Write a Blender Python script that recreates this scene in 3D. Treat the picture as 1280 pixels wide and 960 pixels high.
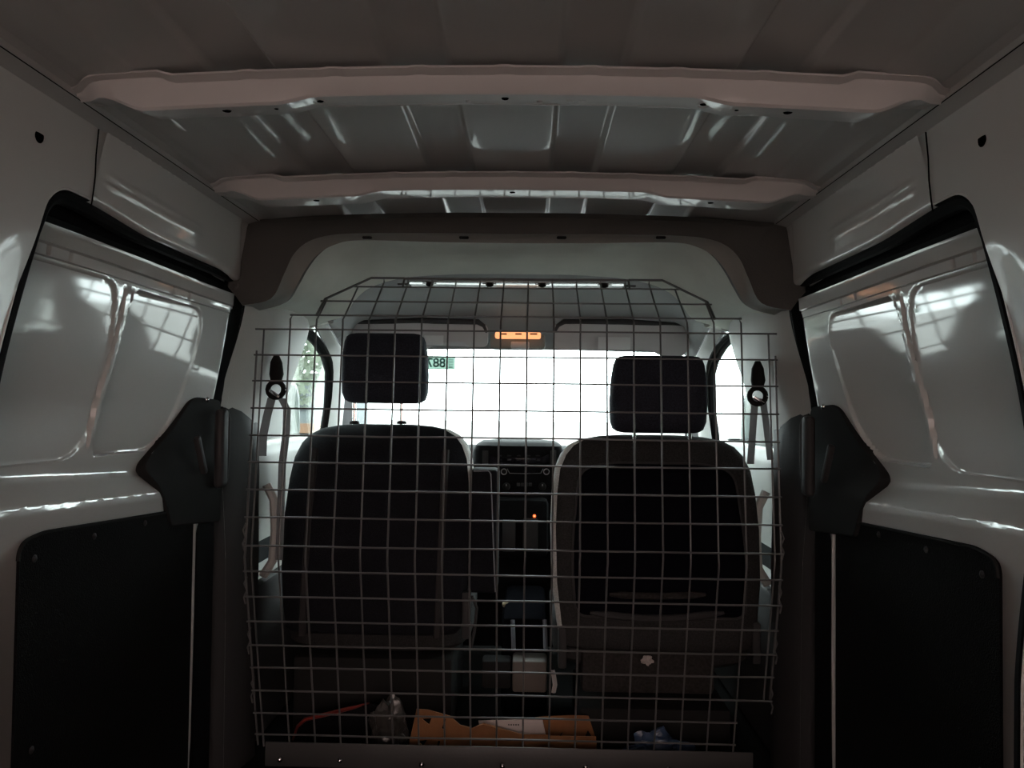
import bpy, bmesh, math, random
from mathutils import Vector, Matrix, noise
from mathutils.geometry import delaunay_2d_cdt
for o in list(bpy.data.objects): bpy.data.objects.remove(o)
random.seed(4)
SC = bpy.context.scene
COL = SC.collection
PI = math.pi

# ------------------------------------------------------------------ camera, world, lights, exposure
# units: metres, X right, Y towards the front of the van, Z up, z = 0 at eye height (cargo floor at z = -0.88)
FPX = 960.0
CAM_X = 0.037
_p, _y, _r = math.radians(1.5), math.radians(1.33), math.radians(0.68)
_F = Vector((-math.sin(_y)*math.cos(_p), math.cos(_y)*math.cos(_p), math.sin(_p)))
_X0 = Vector((math.cos(_y), math.sin(_y), 0)); _U0 = _X0.cross(_F)
_X = _X0*math.cos(_r) + _U0*math.sin(_r); _U = -_X0*math.sin(_r) + _U0*math.cos(_r)
cd = bpy.data.cameras.new('camera'); cam = bpy.data.objects.new('camera', cd); COL.objects.link(cam)
cd.sensor_width = 36; cd.lens = 36*FPX/1280; cd.clip_start = 0.02
cam.matrix_world = Matrix(((_X.x, _U.x, -_F.x, CAM_X), (_X.y, _U.y, -_F.y, 0), (_X.z, _U.z, -_F.z, 0), (0, 0, 0, 1)))
SC.camera = cam

SKY = 10.5
w = bpy.data.worlds.new('world'); SC.world = w; w.use_nodes = True
nt = w.node_tree; bg = nt.nodes['Background']
bg.inputs[0].default_value = (0.87, 0.985, 1.0, 1); bg.inputs[1].default_value = SKY

def area(name, loc, rot, sx, sy, power, col):
    l = bpy.data.lights.new(name, 'AREA'); l.shape = 'RECTANGLE'; l.size = sx; l.size_y = sy
    l.energy = power; l.color = col
    o = bpy.data.objects.new(name, l); COL.objects.link(o); o.location = loc; o.rotation_euler = rot
    return o
# unseen area lamps added behind the van, washing warm light off the back wall
area('hall_lamp', (-1.6, -6.6, 2.2), (math.radians(-50), 0, 0), 2.4, 0.3, 385, (1, 0.89, 0.85))
area('hall_lamp', (1.8, -6.6, 2.2), (math.radians(-50), 0, 0), 2.4, 0.3, 480, (1, 0.87, 0.83))

SC.view_settings.view_transform = 'Standard'; SC.view_settings.look = 'None'
SC.view_settings.gamma = 1; SC.view_settings.use_curve_mapping = False
SC.view_settings.exposure = 0.0
SC.cycles.use_denoising = True
SC.cycles.max_bounces = 10; SC.cycles.diffuse_bounces = 5; SC.cycles.transparent_max_bounces = 12

# ------------------------------------------------------------------ helpers
def at(px, py, Y):
    d = _X*((px-640)/FPX) + _U*((480-py)/FPX) + _F
    return Vector((CAM_X + d.x*Y/d.y, Y, d.z*Y/d.y))

def lerp(a, b, t): return a + (b-a)*t
def sst(a, b, x):
    t = min(1, max(0, (x-a)/(b-a))); return t*t*(3-2*t)
def table(tb, x):
    if x <= tb[0][0]: return tb[0][1]
    for (a, va), (b, vb) in zip(tb, tb[1:]):
        if x <= b: return lerp(va, vb, (x-a)/(b-a))
    return tb[-1][1]

def link(name, me, mat, parent=None, smooth=True, angle=35):
    if isinstance(me, bmesh.types.BMesh):
        m = bpy.data.meshes.new(name); me.to_mesh(m); me.free(); me = m
    o = bpy.data.objects.new(name, me); COL.objects.link(o)
    if mat is not None: me.materials.append(mat)
    if smooth:
        me.polygons.foreach_set('use_smooth', [True]*len(me.polygons))
        me.set_sharp_from_angle(angle=math.radians(angle))
    if parent is not None: o.parent = parent
    return o
def tag(o, label, cat, group=None):
    o['label'] = label; o['category'] = cat
    if group: o['group'] = group
    return o
def struct(o): o['kind'] = 'structure'; return o
def empty(name, loc=(0, 0, 0)):
    o = bpy.data.objects.new(name, None); COL.objects.link(o); o.location = loc; o.empty_display_size = .05
    return o
def reparent(o, root):
    """root is an Empty at a non-zero place; geometry of its parts is in world coordinates"""
    o.parent = root; o.matrix_parent_inverse = Matrix.Translation(-root.location)
    return o

def add_grid(bm, rows, close=False):
    vs = [[bm.verts.new(p) for p in r] for r in rows]
    for a, b in zip(vs, vs[1:]):
        n = len(a)
        for i in range(n if close else n-1):
            j = (i+1) % n
            try: bm.faces.new((a[i], a[j], b[j], b[i]))
            except ValueError: pass
    return vs
def add_tube(bm, pts, r, n=8, cap=True):
    pts = [Vector(p) for p in pts]; rings = []
    up = Vector((0.123, 0.31, 0.94))
    prev = None
    for i, p in enumerate(pts):
        if i == 0: t = pts[1]-p
        elif i == len(pts)-1: t = p-pts[i-1]
        else: t = (pts[i+1]-p).normalized() + (p-pts[i-1]).normalized()
        t.normalize()
        if prev is None:
            a = t.cross(up)
            if a.length < .05: a = t.cross(Vector((1, 0, 0)))
        else: a = prev - t*prev.dot(t)
        a.normalize(); prev = a; b = t.cross(a)
        rr = r[i] if isinstance(r, (list, tuple)) else r
        rings.append([p + (a*math.cos(2*PI*k/n) + b*math.sin(2*PI*k/n))*rr for k in range(n)])
    vs = add_grid(bm, rings, True)
    if cap:
        bm.faces.new(vs[0][::-1]); bm.faces.new(vs[-1])
    return vs
def add_box(bm, c, s, bev=0.0, rot=None, seg=2):
    M = Matrix.Translation(Vector(c))
    if rot is not None: M = M @ rot
    r = bmesh.ops.create_cube(bm, size=1.0, matrix=M @ Matrix.Diagonal((s[0], s[1], s[2], 1)))
    vs = r['verts']
    if bev > 0:
        es = set(e for v in vs for e in v.link_edges)
        bmesh.ops.bevel(bm, geom=list(es), offset=bev, segments=seg, profile=.5, affect='EDGES')
def rotx(a): return Matrix.Rotation(a, 4, 'X')
def roty(a): return Matrix.Rotation(a, 4, 'Y')
def rotz(a): return Matrix.Rotation(a, 4, 'Z')
def box(name, c, s, mat, parent=None, bev=.004, rot=None, seg=2):
    bm = bmesh.new(); add_box(bm, c, s, bev, rot, seg); return link(name, bm, mat, parent)
def tube(name, pts, r, mat, parent=None, n=8):
    bm = bmesh.new(); add_tube(bm, pts, r, n); return link(name, bm, mat, parent)
def disc(bm, c, nrm, r, h, n=14, dome=0.0, sy=1.0):
    """short cylinder, optional domed top, axis nrm starting at c"""
    nrm = Vector(nrm).normalized(); q = nrm.to_track_quat('Z', 'Y').to_matrix().to_4x4()
    M = Matrix.Translation(Vector(c)) @ q
    prof = [(r, 0), (r, h*.6), (r*.86, h), (r*.5, h+dome*.7), (.0001, h+dome)]
    rows = [[M @ Vector((a*math.cos(2*PI*k/n), a*sy*math.sin(2*PI*k/n), b)) for k in range(n)] for a, b in prof]
    add_grid(bm, rows, True)
def rings_loft(bm, secs, n=40):
    """secs: (cx, cy, cz, half width x, half depth y, exponent)"""
    rows = []
    for cx, cy, cz, a, b, e in secs:
        row = []
        for k in range(n):
            t = 2*PI*k/n; c, s = math.cos(t), math.sin(t)
            row.append((cx + a*math.copysign(abs(c)**(2/e), c), cy + b*math.copysign(abs(s)**(2/e), s), cz))
        rows.append(row)
    vs = add_grid(bm, rows, True)
    bm.faces.new(vs[0][::-1]); bm.faces.new(vs[-1])
def in_poly(x, y, P):
    c = False; n = len(P); j = n-1
    for i in range(n):
        xi, yi = P[i]; xj, yj = P[j]
        if (yi > y) != (yj > y) and x < (xj-xi)*(y-yi)/(yj-yi)+xi: c = not c
        j = i
    return c
def sdist(x, y, P):
    """distance to polygon edge, positive inside"""
    m = 1e9; n = len(P)
    for i in range(n):
        ax, ay = P[i]; bx, by = P[(i+1) % n]; dx, dy = bx-ax, by-ay
        t = max(0, min(1, ((x-ax)*dx+(y-ay)*dy)/max(1e-12, dx*dx+dy*dy)))
        m = min(m, math.hypot(x-ax-t*dx, y-ay-t*dy))
    return m if in_poly(x, y, P) else -m
def round_poly(P, r, seg=6):
    out = []; n = len(P)
    if not isinstance(r, (list, tuple)): r = [r]*n
    for i in range(n):
        a, b, c = Vector(P[i-1]), Vector(P[i]), Vector(P[(i+1) % n])
        u, v = (a-b), (c-b); R = min(r[i], u.length*.48, v.length*.48)
        if R <= 1e-5: out.append(tuple(b)); continue
        p0, p1 = b+u.normalized()*R, b+v.normalized()*R
        for k in range(seg+1):
            t = k/seg; q = p0*(1-t)**2 + b*2*t*(1-t) + p1*t*t
            out.append(tuple(q))
    return out
def densify(P, step, closed=True):
    out = []; n = len(P)
    for i in range(n if closed else n-1):
        a, b = Vector(P[i]), Vector(P[(i+1) % n]); k = max(1, int((b-a).length/step))
        out += [tuple(a.lerp(b, t/k)) for t in range(k)]
    if not closed: out.append(tuple(P[-1]))
    return out
def sheet(outer, holes, step, fn):
    """triangulated sheet over a 2-D outline with holes, lifted into 3-D by fn(u, v)"""
    pts = []; edges = []
    for P in [outer]+holes:
        D = densify(P, step); s = len(pts); pts += D
        edges += [(s+i, s+(i+1) % len(D)) for i in range(len(D))]
    us = [p[0] for p in outer]; vs_ = [p[1] for p in outer]
    nu = int((max(us)-min(us))/step); nv = int((max(vs_)-min(vs_))/step)
    for i in range(1, nu):
        for j in range(1, nv):
            u = min(us)+i*step; v = min(vs_)+j*step
            if sdist(u, v, outer) > step*.45 and all(sdist(u, v, H) < -step*.45 for H in holes): pts.append((u, v))
    r = delaunay_2d_cdt([Vector(p) for p in pts], edges, [], 0, 1e-6)
    bm = bmesh.new(); V = [bm.verts.new(fn(p.x, p.y)) for p in r[0]]
    for f in r[2]:
        cx = sum(r[0][i].x for i in f)/len(f); cy = sum(r[0][i].y for i in f)/len(f)
        if in_poly(cx, cy, outer) and not any(in_poly(cx, cy, H) for H in holes):
            try: bm.faces.new([V[i] for i in f])
            except ValueError: pass
    bmesh.ops.delete(bm, geom=[v for v in bm.verts if not v.link_faces], context='VERTS')
    bmesh.ops.recalc_face_normals(bm, faces=bm.faces)
    return bm
def solid(bm, th):
    """give an open sheet a thickness along its normals"""
    bmesh.ops.solidify(bm, geom=list(bm.faces), thickness=th); return bm

# ------------------------------------------------------------------ materials
def mat(name, col, rough=.5, metal=0, coat=0, bump=0, bscale=200, var=0, vscale=6, spec=.5, detail=2):
    m = bpy.data.materials.new(name); m.use_nodes = True; t = m.node_tree; b = t.nodes['Principled BSDF']
    b.inputs['Base Color'].default_value = (*col, 1); b.inputs['Roughness'].default_value = rough
    b.inputs['Metallic'].default_value = metal; b.inputs['Coat Weight'].default_value = coat
    b.inputs['Coat Roughness'].default_value = .06; b.inputs['Specular IOR Level'].default_value = spec
    tc = t.nodes.new('ShaderNodeTexCoord')
    if var:
        n = t.nodes.new('ShaderNodeTexNoise'); n.inputs['Scale'].default_value = vscale; n.inputs['Detail'].default_value = 5
        t.links.new(tc.outputs['Object'], n.inputs['Vector'])
        r = t.nodes.new('ShaderNodeValToRGB')
        r.color_ramp.elements[0].position = .3; r.color_ramp.elements[1].position = .7
        r.color_ramp.elements[0].color = (*[c*(1-var) for c in col], 1)
        r.color_ramp.elements[1].color = (*[min(1, c*(1+var)) for c in col], 1)
        t.links.new(n.outputs['Fac'], r.inputs['Fac']); t.links.new(r.outputs['Color'], b.inputs['Base Color'])
    if bump:
        n = t.nodes.new('ShaderNodeTexNoise'); n.inputs['Scale'].default_value = bscale; n.inputs['Detail'].default_value = detail
        t.links.new(tc.outputs['Object'], n.inputs['Vector'])
        u = t.nodes.new('ShaderNodeBump'); u.inputs['Strength'].default_value = bump; u.inputs['Distance'].default_value = .002
        t.links.new(n.outputs['Fac'], u.inputs['Height']); t.links.new(u.outputs['Normal'], b.inputs['Normal'])
    return m
def emis(name, col, s):
    m = bpy.data.materials.new(name); m.use_nodes = True; b = m.node_tree.nodes['Principled BSDF']
    b.inputs['Base Color'].default_value = (*col, 1)
    b.inputs['Emission Color'].default_value = (*col, 1); b.inputs['Emission Strength'].default_value = s
    return m
def glass(name, tint, refl=1.0):
    m = bpy.data.materials.new(name); m.use_nodes = True; t = m.node_tree
    for n in list(t.nodes): t.nodes.remove(n)
    o = t.nodes.new('ShaderNodeOutputMaterial'); mx = t.nodes.new('ShaderNodeMixShader')
    tr = t.nodes.new('ShaderNodeBsdfTransparent'); gl = t.nodes.new('ShaderNodeBsdfGlossy'); fr = t.nodes.new('ShaderNodeLayerWeight')
    tr.inputs[0].default_value = (*tint, 1); gl.inputs['Roughness'].default_value = .02
    # Schlick reflectance, the same on both faces of the pane
    pw = t.nodes.new('ShaderNodeMath'); pw.operation = 'POWER'; pw.inputs[1].default_value = 5
    ma = t.nodes.new('ShaderNodeMath'); ma.operation = 'MULTIPLY_ADD'; ma.inputs[1].default_value = .90; ma.inputs[2].default_value = .04
    fr.inputs[0].default_value = .5
    t.links.new(fr.outputs['Facing'], pw.inputs[0]); t.links.new(pw.outputs[0], ma.inputs[0])
    t.links.new(ma.outputs[0], mx.inputs[0]); t.links.new(tr.outputs[0], mx.inputs[1]); t.links.new(gl.outputs[0], mx.inputs[2])
    t.links.new(mx.outputs[0], o.inputs[0]); return m

M_PAINT = mat('white_body_paint', (.68, .68, .665), .32, coat=.6, bump=.05, bscale=14)
M_DOOR = mat('white_door_paint', (.58, .59, .575), .40, coat=1, bump=.03, bscale=7, spec=.3)
M_ROOF = mat('white_roof_paint', (.55, .55, .54), .55, coat=.40, bump=.06, bscale=10)
M_BEAM = mat('white_beam_paint', (.66, .63, .62), .5, coat=.45, bump=.06, bscale=30, spec=.3)
M_DOOR.node_tree.nodes['Principled BSDF'].inputs['Coat IOR'].default_value = 1.75
M_RUBBER = mat('black_rubber', (.004, .004, .005), .75, bump=.1, spec=.15)
M_BOARD = mat('black_felt_board', (.0028, .0028, .003), .95, bump=.8, bscale=420, var=.5, vscale=300, spec=.15)
M_BPLAS = mat('black_plastic', (.017, .017, .017), .8, bump=.15, bscale=500, spec=.08)
M_DPLAS = mat('dark_grey_plastic', (.030, .029, .030), .65, bump=.2, bscale=450, spec=.3)
M_LPLAS = mat('pale_grey_plastic', (.42, .42, .40), .5, bump=.15, bscale=300, var=.06, vscale=9)
M_HEAD = mat('pale_headliner', (.74, .76, .70), .9, bump=.35, bscale=350, var=.12, vscale=5)
M_CAP = mat('brown_grey_headliner_cap', (.075, .073, .068), .8, bump=.3, bscale=300)  # rear-facing shade of the cap is put into its dark colour
M_VISOR = mat('grey_visor_vinyl', (.55, .55, .56), .7, bump=.2, bscale=300)
M_WIRE = mat('grey_coated_wire', (.085, .085, .085), .38, bump=.05)
M_STEEL = mat('zinc_steel', (.55, .56, .56), .22, metal=1, bump=.05, bscale=60)
M_CHROME = mat('bright_bolt_steel', (.75, .75, .75), .18, metal=1)
M_BRKT = mat('dull_steel_plate', (.05, .05, .05), .5, metal=.3, bump=.1)
M_FAB = mat('charcoal_seat_fabric', (.0085, .009, .012), .95, bump=.7, bscale=500, var=.35, vscale=260, spec=.2)
M_FABS = mat('grey_seat_side_fabric', (.030, .029, .029), .95, bump=.7, bscale=500, var=.3, vscale=260, spec=.2)
M_BASE = mat('brown_grey_felt', (.028, .025, .024), .95, bump=.5, bscale=300, var=.3, vscale=150, spec=.15)
M_DASH = mat('dark_dash_plastic', (.004, .004, .005), .85, bump=.25, bscale=350, spec=.15)
M_BELT = mat('grey_belt_webbing', (.26, .265, .27), .7, bump=.4, bscale=700)
M_CARD = mat('brown_cardboard', (.20, .085, .032), .9, bump=.2, bscale=60, var=.15, vscale=20)
M_PAPER = mat('white_paper', (.42, .37, .35), .8)
M_FLOOR = mat('black_rubber_floor', (.005, .005, .005), .9, bump=.4, bscale=120, spec=.1)
M_HOLE = mat('hole_shadow_black', (.002, .002, .002), 1, spec=0)
M_GLASS = glass('clear_glass', (.93, .97, .95))
M_CONC = mat('hall_floor_concrete', (.30, .29, .28), .8, bump=.3, bscale=8, var=.2, vscale=1)
M_HALL = mat('hall_wall_render', (.45, .40, .38), .9, bump=.3, bscale=6, var=.08, vscale=1)

# ------------------------------------------------------------------ unseen hall added around the van's tail to dim the rear, the ground outside
GZ = -1.45
struct(box('floor', (0, 20, GZ-.05), (80, 90, .1), M_CONC, bev=0))
struct(box('wall_back', (0, -8.1, .6), (8.2, .2, 4.1), M_HALL, bev=0))
struct(box('wall_left', (-4.1, -3.2, .6), (.2, 10, 4.1), M_HALL, bev=0))
struct(box('wall_right', (4.1, -3.2, .6), (.2, 10, 4.1), M_HALL, bev=0))
struct(box('ceiling', (0, -3.2, 2.65), (8.4, 10, .2), M_HALL, bev=0))  # lid of the added hall, keeps sky light off the rear
bm = bmesh.new()
add_box(bm, (-2.75, 1.85, .6), (2.7, .2, 4.1)); add_box(bm, (2.75, 1.85, .6), (2.7, .2, 4.1)); add_box(bm, (0, 1.85, 1.7), (2.8, .2, 1.9))
struct(link('wall_front', bm, M_HALL, smooth=False))

# ------------------------------------------------------------------ van roof skin with pressed swages
def roof_z(x): return .438 - .020*(x/.56)**2
def swage(x):
    x = abs(x); d = 0
    for a, b in ((.066, .160), (.295, .390)):
        d += .011*(sst(a, a+.012, x) - sst(b-.012, b, x))
    d -= .004*(sst(.47, .482, x) - sst(.53, .55, x))
    return d
xs = []
for a in (0, .03, .066, .069, .072, .075, .078, .10, .13, .148, .151, .154, .157, .16, .19, .22, .26, .295, .298, .301, .304, .307, .34, .378, .381, .384, .387, .39, .43, .47, .474, .478, .482, .51, .53, .54, .55, .56, .575):
    xs.append(a)
xs = [-x for x in xs[:0:-1]] + xs
ys = [-.35, -.1, .2, .5, .7, .9, 1.0, 1.1, 1.2, 1.3, 1.4, 1.5, 1.6, 1.72, 1.9, 2.1, 2.3]
bm = bmesh.new()
add_grid(bm, [[(x, y, roof_z(x) + swage(x) - .06*sst(1.5, 2.3, y)*(y > 1.5)*.3) for x in xs] for y in ys])
ROOF = struct(link('ceiling', bm, M_ROOF, angle=60)); ROOF.name = 'ceiling'
bm = bmesh.new()
for s in (1, -1):      # sloping strip between roof and side wall
    add_grid(bm, [[(s*x, y, z) for x, z in ((.560, .417), (.574, .413), (.5745, .405), (.580, .404), (.600, .3985), (.603, .396))] for y in (-.35, .3, .8, 1.12, 1.4, 1.72)])
struct(link('trim_1', bm, M_ROOF))
# outer roof panel, closes the cab and keeps daylight out
bm = bmesh.new(); add_box(bm, (0, .98, .50), (1.66, 2.7, .03), .01); add_box(bm, (0, 2.53, .455), (1.5, .62, .03), .01, rotx(math.radians(-14)))
struct(link('trim_2', bm, M_PAINT))

# ------------------------------------------------------------------ roof beams
def roof_beam(y0, k, tilt, label):
    root = empty('roof_beam', (0, y0+.04, .40)); tag(root, label, 'roof beam', 'white pressed steel beams under the van roof')
    X = [i*.01-.575 for i in range(116)]
    rows = []
    for x in X:
        a = abs(x); zr = roof_z(x)
        h = .036 + .009*sst(.24, .30, a) - .022*sst(.47, .535, a) - .008*sst(.54, .575, a)
        h *= k
        bump = .0022*sst(.43, .45, a)*(1-sst(.515, .55, a)) + .0012*(math.cos(x*2*PI/.11) > .93)
        top = zr - .0045 - .004*(1-sst(.425, .45, a)) + bump*.9
        lip = .006*(1-sst(.43, .46, a))
        yo = .03*sst(.53, .575, a)
        wv = .0012*math.sin(x*31)+.0008*math.sin(x*67+1)
        rows.append([(x, y0+yo, top), (x, y0+yo-.001, top-.003), (x, y0+yo+.012, top-.004-lip*.6), (x, y0+yo+.014, top-.007-lip*.6),
                     (x, y0+.021+yo, zr-h+.003), (x, y0+.025+yo, zr-h), (x, y0+.052, zr-h+.001+tilt*.4), (x, y0+.078+wv, zr-h+.0005+tilt), (x, y0+.082+wv, zr-h+.003+tilt),
                     (x, y0+.088, zr-.008), (x, y0+.10, zr-.004)])
    bm = bmesh.new(); add_grid(bm, rows)
    body = reparent(link('beam_channel', bm, M_BEAM, angle=30), root)
    L_ = []
    for i in range(57):
        x = -.252+.009*i; L_.append((x, y0+.0795+.0012*math.sin(x*31), roof_z(x)-.036*k+.0012+tilt+.0004*math.sin(x*90)))
    reparent(tube('beam_lip', L_, .0013, M_BEAM, None, 8), root)  # thin round edge added to catch the windscreen as a bright line
    def hole(x, r, sy, ring=False):
        h = (.036 + .009*sst(.24, .30, abs(x)) - .022*sst(.47, .535, abs(x)))*k - tilt*.3
        b = bmesh.new(); disc(b, (x, y0+.045, roof_z(x)-h+.004), (0, 0, -1), r, .004, 14, .0002, sy)
        reparent(link('bolt_hole', b, M_HOLE), root)
        if ring:
            b = bmesh.new(); add_tube(b, [(x+(r+.003)*math.cos(t*PI/8), y0+.045+(r*sy+.003)*math.sin(t*PI/8), roof_z(x)-h-.0005) for t in range(17)], .0009, 6, False)
            reparent(link('pressed_ring', b, M_BEAM), root)
    if tilt > 0:
        for x, r, sy in ((0, .0055, 1.2), (-.372, .0065, 1), (.372, .0065, 1), (-.305, .003, 1), (.305, .003, 1)): hole(x, r, sy)
        for x in (-.247, .262): hole(x, .0055, 1, True)
        for x in (-.05, .046):
            b = bmesh.new(); disc(b, (x, y0+.06, roof_z(x)-.036+.006), (0, 0, -1), .004, .002, 10, .001); reparent(link('pip', b, M_BEAM), root)
        # small pressed marks near the middle of the underside
        for i in range(7):
            if i == 3: continue
            b = bmesh.new(); add_box(b, (.083+i*.004, y0+.055, roof_z(.1)-.036+.0038), (.0022, .004, .0008)); reparent(link('stamp_mark', b, M_BEAM), root)
    else:
        for x, r, sy in ((0, .006, 1), (-.375, .0065, 1), (.375, .006, 1)): hole(x, r, sy)
    return root
roof_beam(.962, 1.0, .008, 'nearer white roof beam spanning the van, holes along its underside')
roof_beam(1.405, 1.0, 0, 'farther white roof beam just behind the cab headliner, bright glint below')

# ------------------------------------------------------------------ side walls, pillars, sliding doors
WX = [(-.90, .652), (-.5, .655), (-.35, .658), (-.2, .668), (-.1, .673), (0, .660), (.15, .640), (.29, .620), (.398, .601), (.42, .598)]
def wall_x(z): return table(WX, z)
OPEN = round_poly([(.992, -.8797), (1.0, -.30), (.985, -.10), (.985, .02), (1.0, .13), (1.03, .297), (1.12, .297), (1.25, .288), (1.7597, .286), (1.7597, -.8797)],
                  [.001, .05, .05, .08, .08, .10, .02, .02, .001, .001], 8)
def wall_fn(s):
    def fn(y, z):
        d = -sdist(y, z, OPEN)
        x = wall_x(z)
        if y < 1.12:
            x += .009*sst(.055, .012, d)*sst(.24, .10, z)
        return (s*x, y, z)
    return fn
def sst(a, b, x):
    if a > b: return 1-sst(b, a, x)
    t = min(1, max(0, (x-a)/(b-a))); return t*t*(3-2*t)

DX = [(-.9, .690), (-.24, .684), (-.215, .676), (-.19, .671), (-.162, .666), (-.150, .6675), (-.118, .697), (-.109, .7005), (-.10, .700), (-.05, .6925), (0, .684), (.05, .6745), (.10, .6655), (.15, .6580), (.203, .6515), (.2045, .6535), (.206, .6500), (.221, .6480), (.2235, .6425), (.245, .6415), (.250, .640), (.255, .652)]
P1 = round_poly([(.90, .2), (1.262, .200), (1.275, .10), (1.262, -.060), (1.215, -.098), (.90, -.098)], [0, .035, .2, .05, .05, 0], 6)
P2 = round_poly([(1.318, .196), (1.560, .196), (1.578, .14), (1.535, -.03), (1.475, -.098), (1.275, -.098), (1.29, .05)], [.02, .035, .06, .12, .06, .02, .1], 6)
def door_fn(s):
    def fn(y, z):
        zz = z + (.062*(max(y, 1.03)-1.03))*sst(.0, -.09, z)
        x = table(DX, zz)
        # pressed panels, stepped outwards
        d1, d2 = sdist(y, z, P1), sdist(y, z, P2)
        x += .0030*sst(0, .0040, d1) + ((.019 - .02*(y-1.3) - .175*(y-1.3)**2) if s > 0 else (.0022 - .04*(y-1.56)))*sst(0, .0040, d2)*(y < 1.6) - .045*(y-1.28)*sst(-.12, .0, z)
        # pressed rib between the panels
        rc = 1.298 - .03*sst(.2, -.1, z)
        if -.09 < z < .195:
            k = sst(-.09, -.07, z)*sst(.195, .185, z)
            x += k*(.003*sst(.016, .012, abs(y-rc)) - .005*sst(.010, .006, abs(y-rc+.001)))
        # front edge of the skin rolls outwards
        x += .030*sst(1.685, 1.74, y)*(1 if z > -.12 else .6)
        # small pressed notches along the top lip
        if .2065 < z < .222:
            for c in (1.085, 1.135, 1.44, 1.50):
                x += .004*sst(.004, .001, abs(y-c))
        return (s*x, y, z - .013*sst(1.05, 1.75, y)*sst(.12, .25, z))
    return fn
BOARD = round_poly([(1.052, -.86), (1.052, -.202), (1.10, -.194), (1.57, -.224), (1.604, -.228), (1.604, -.86)], [.0, .06, .02, .01, .01, 0], 8)

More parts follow.
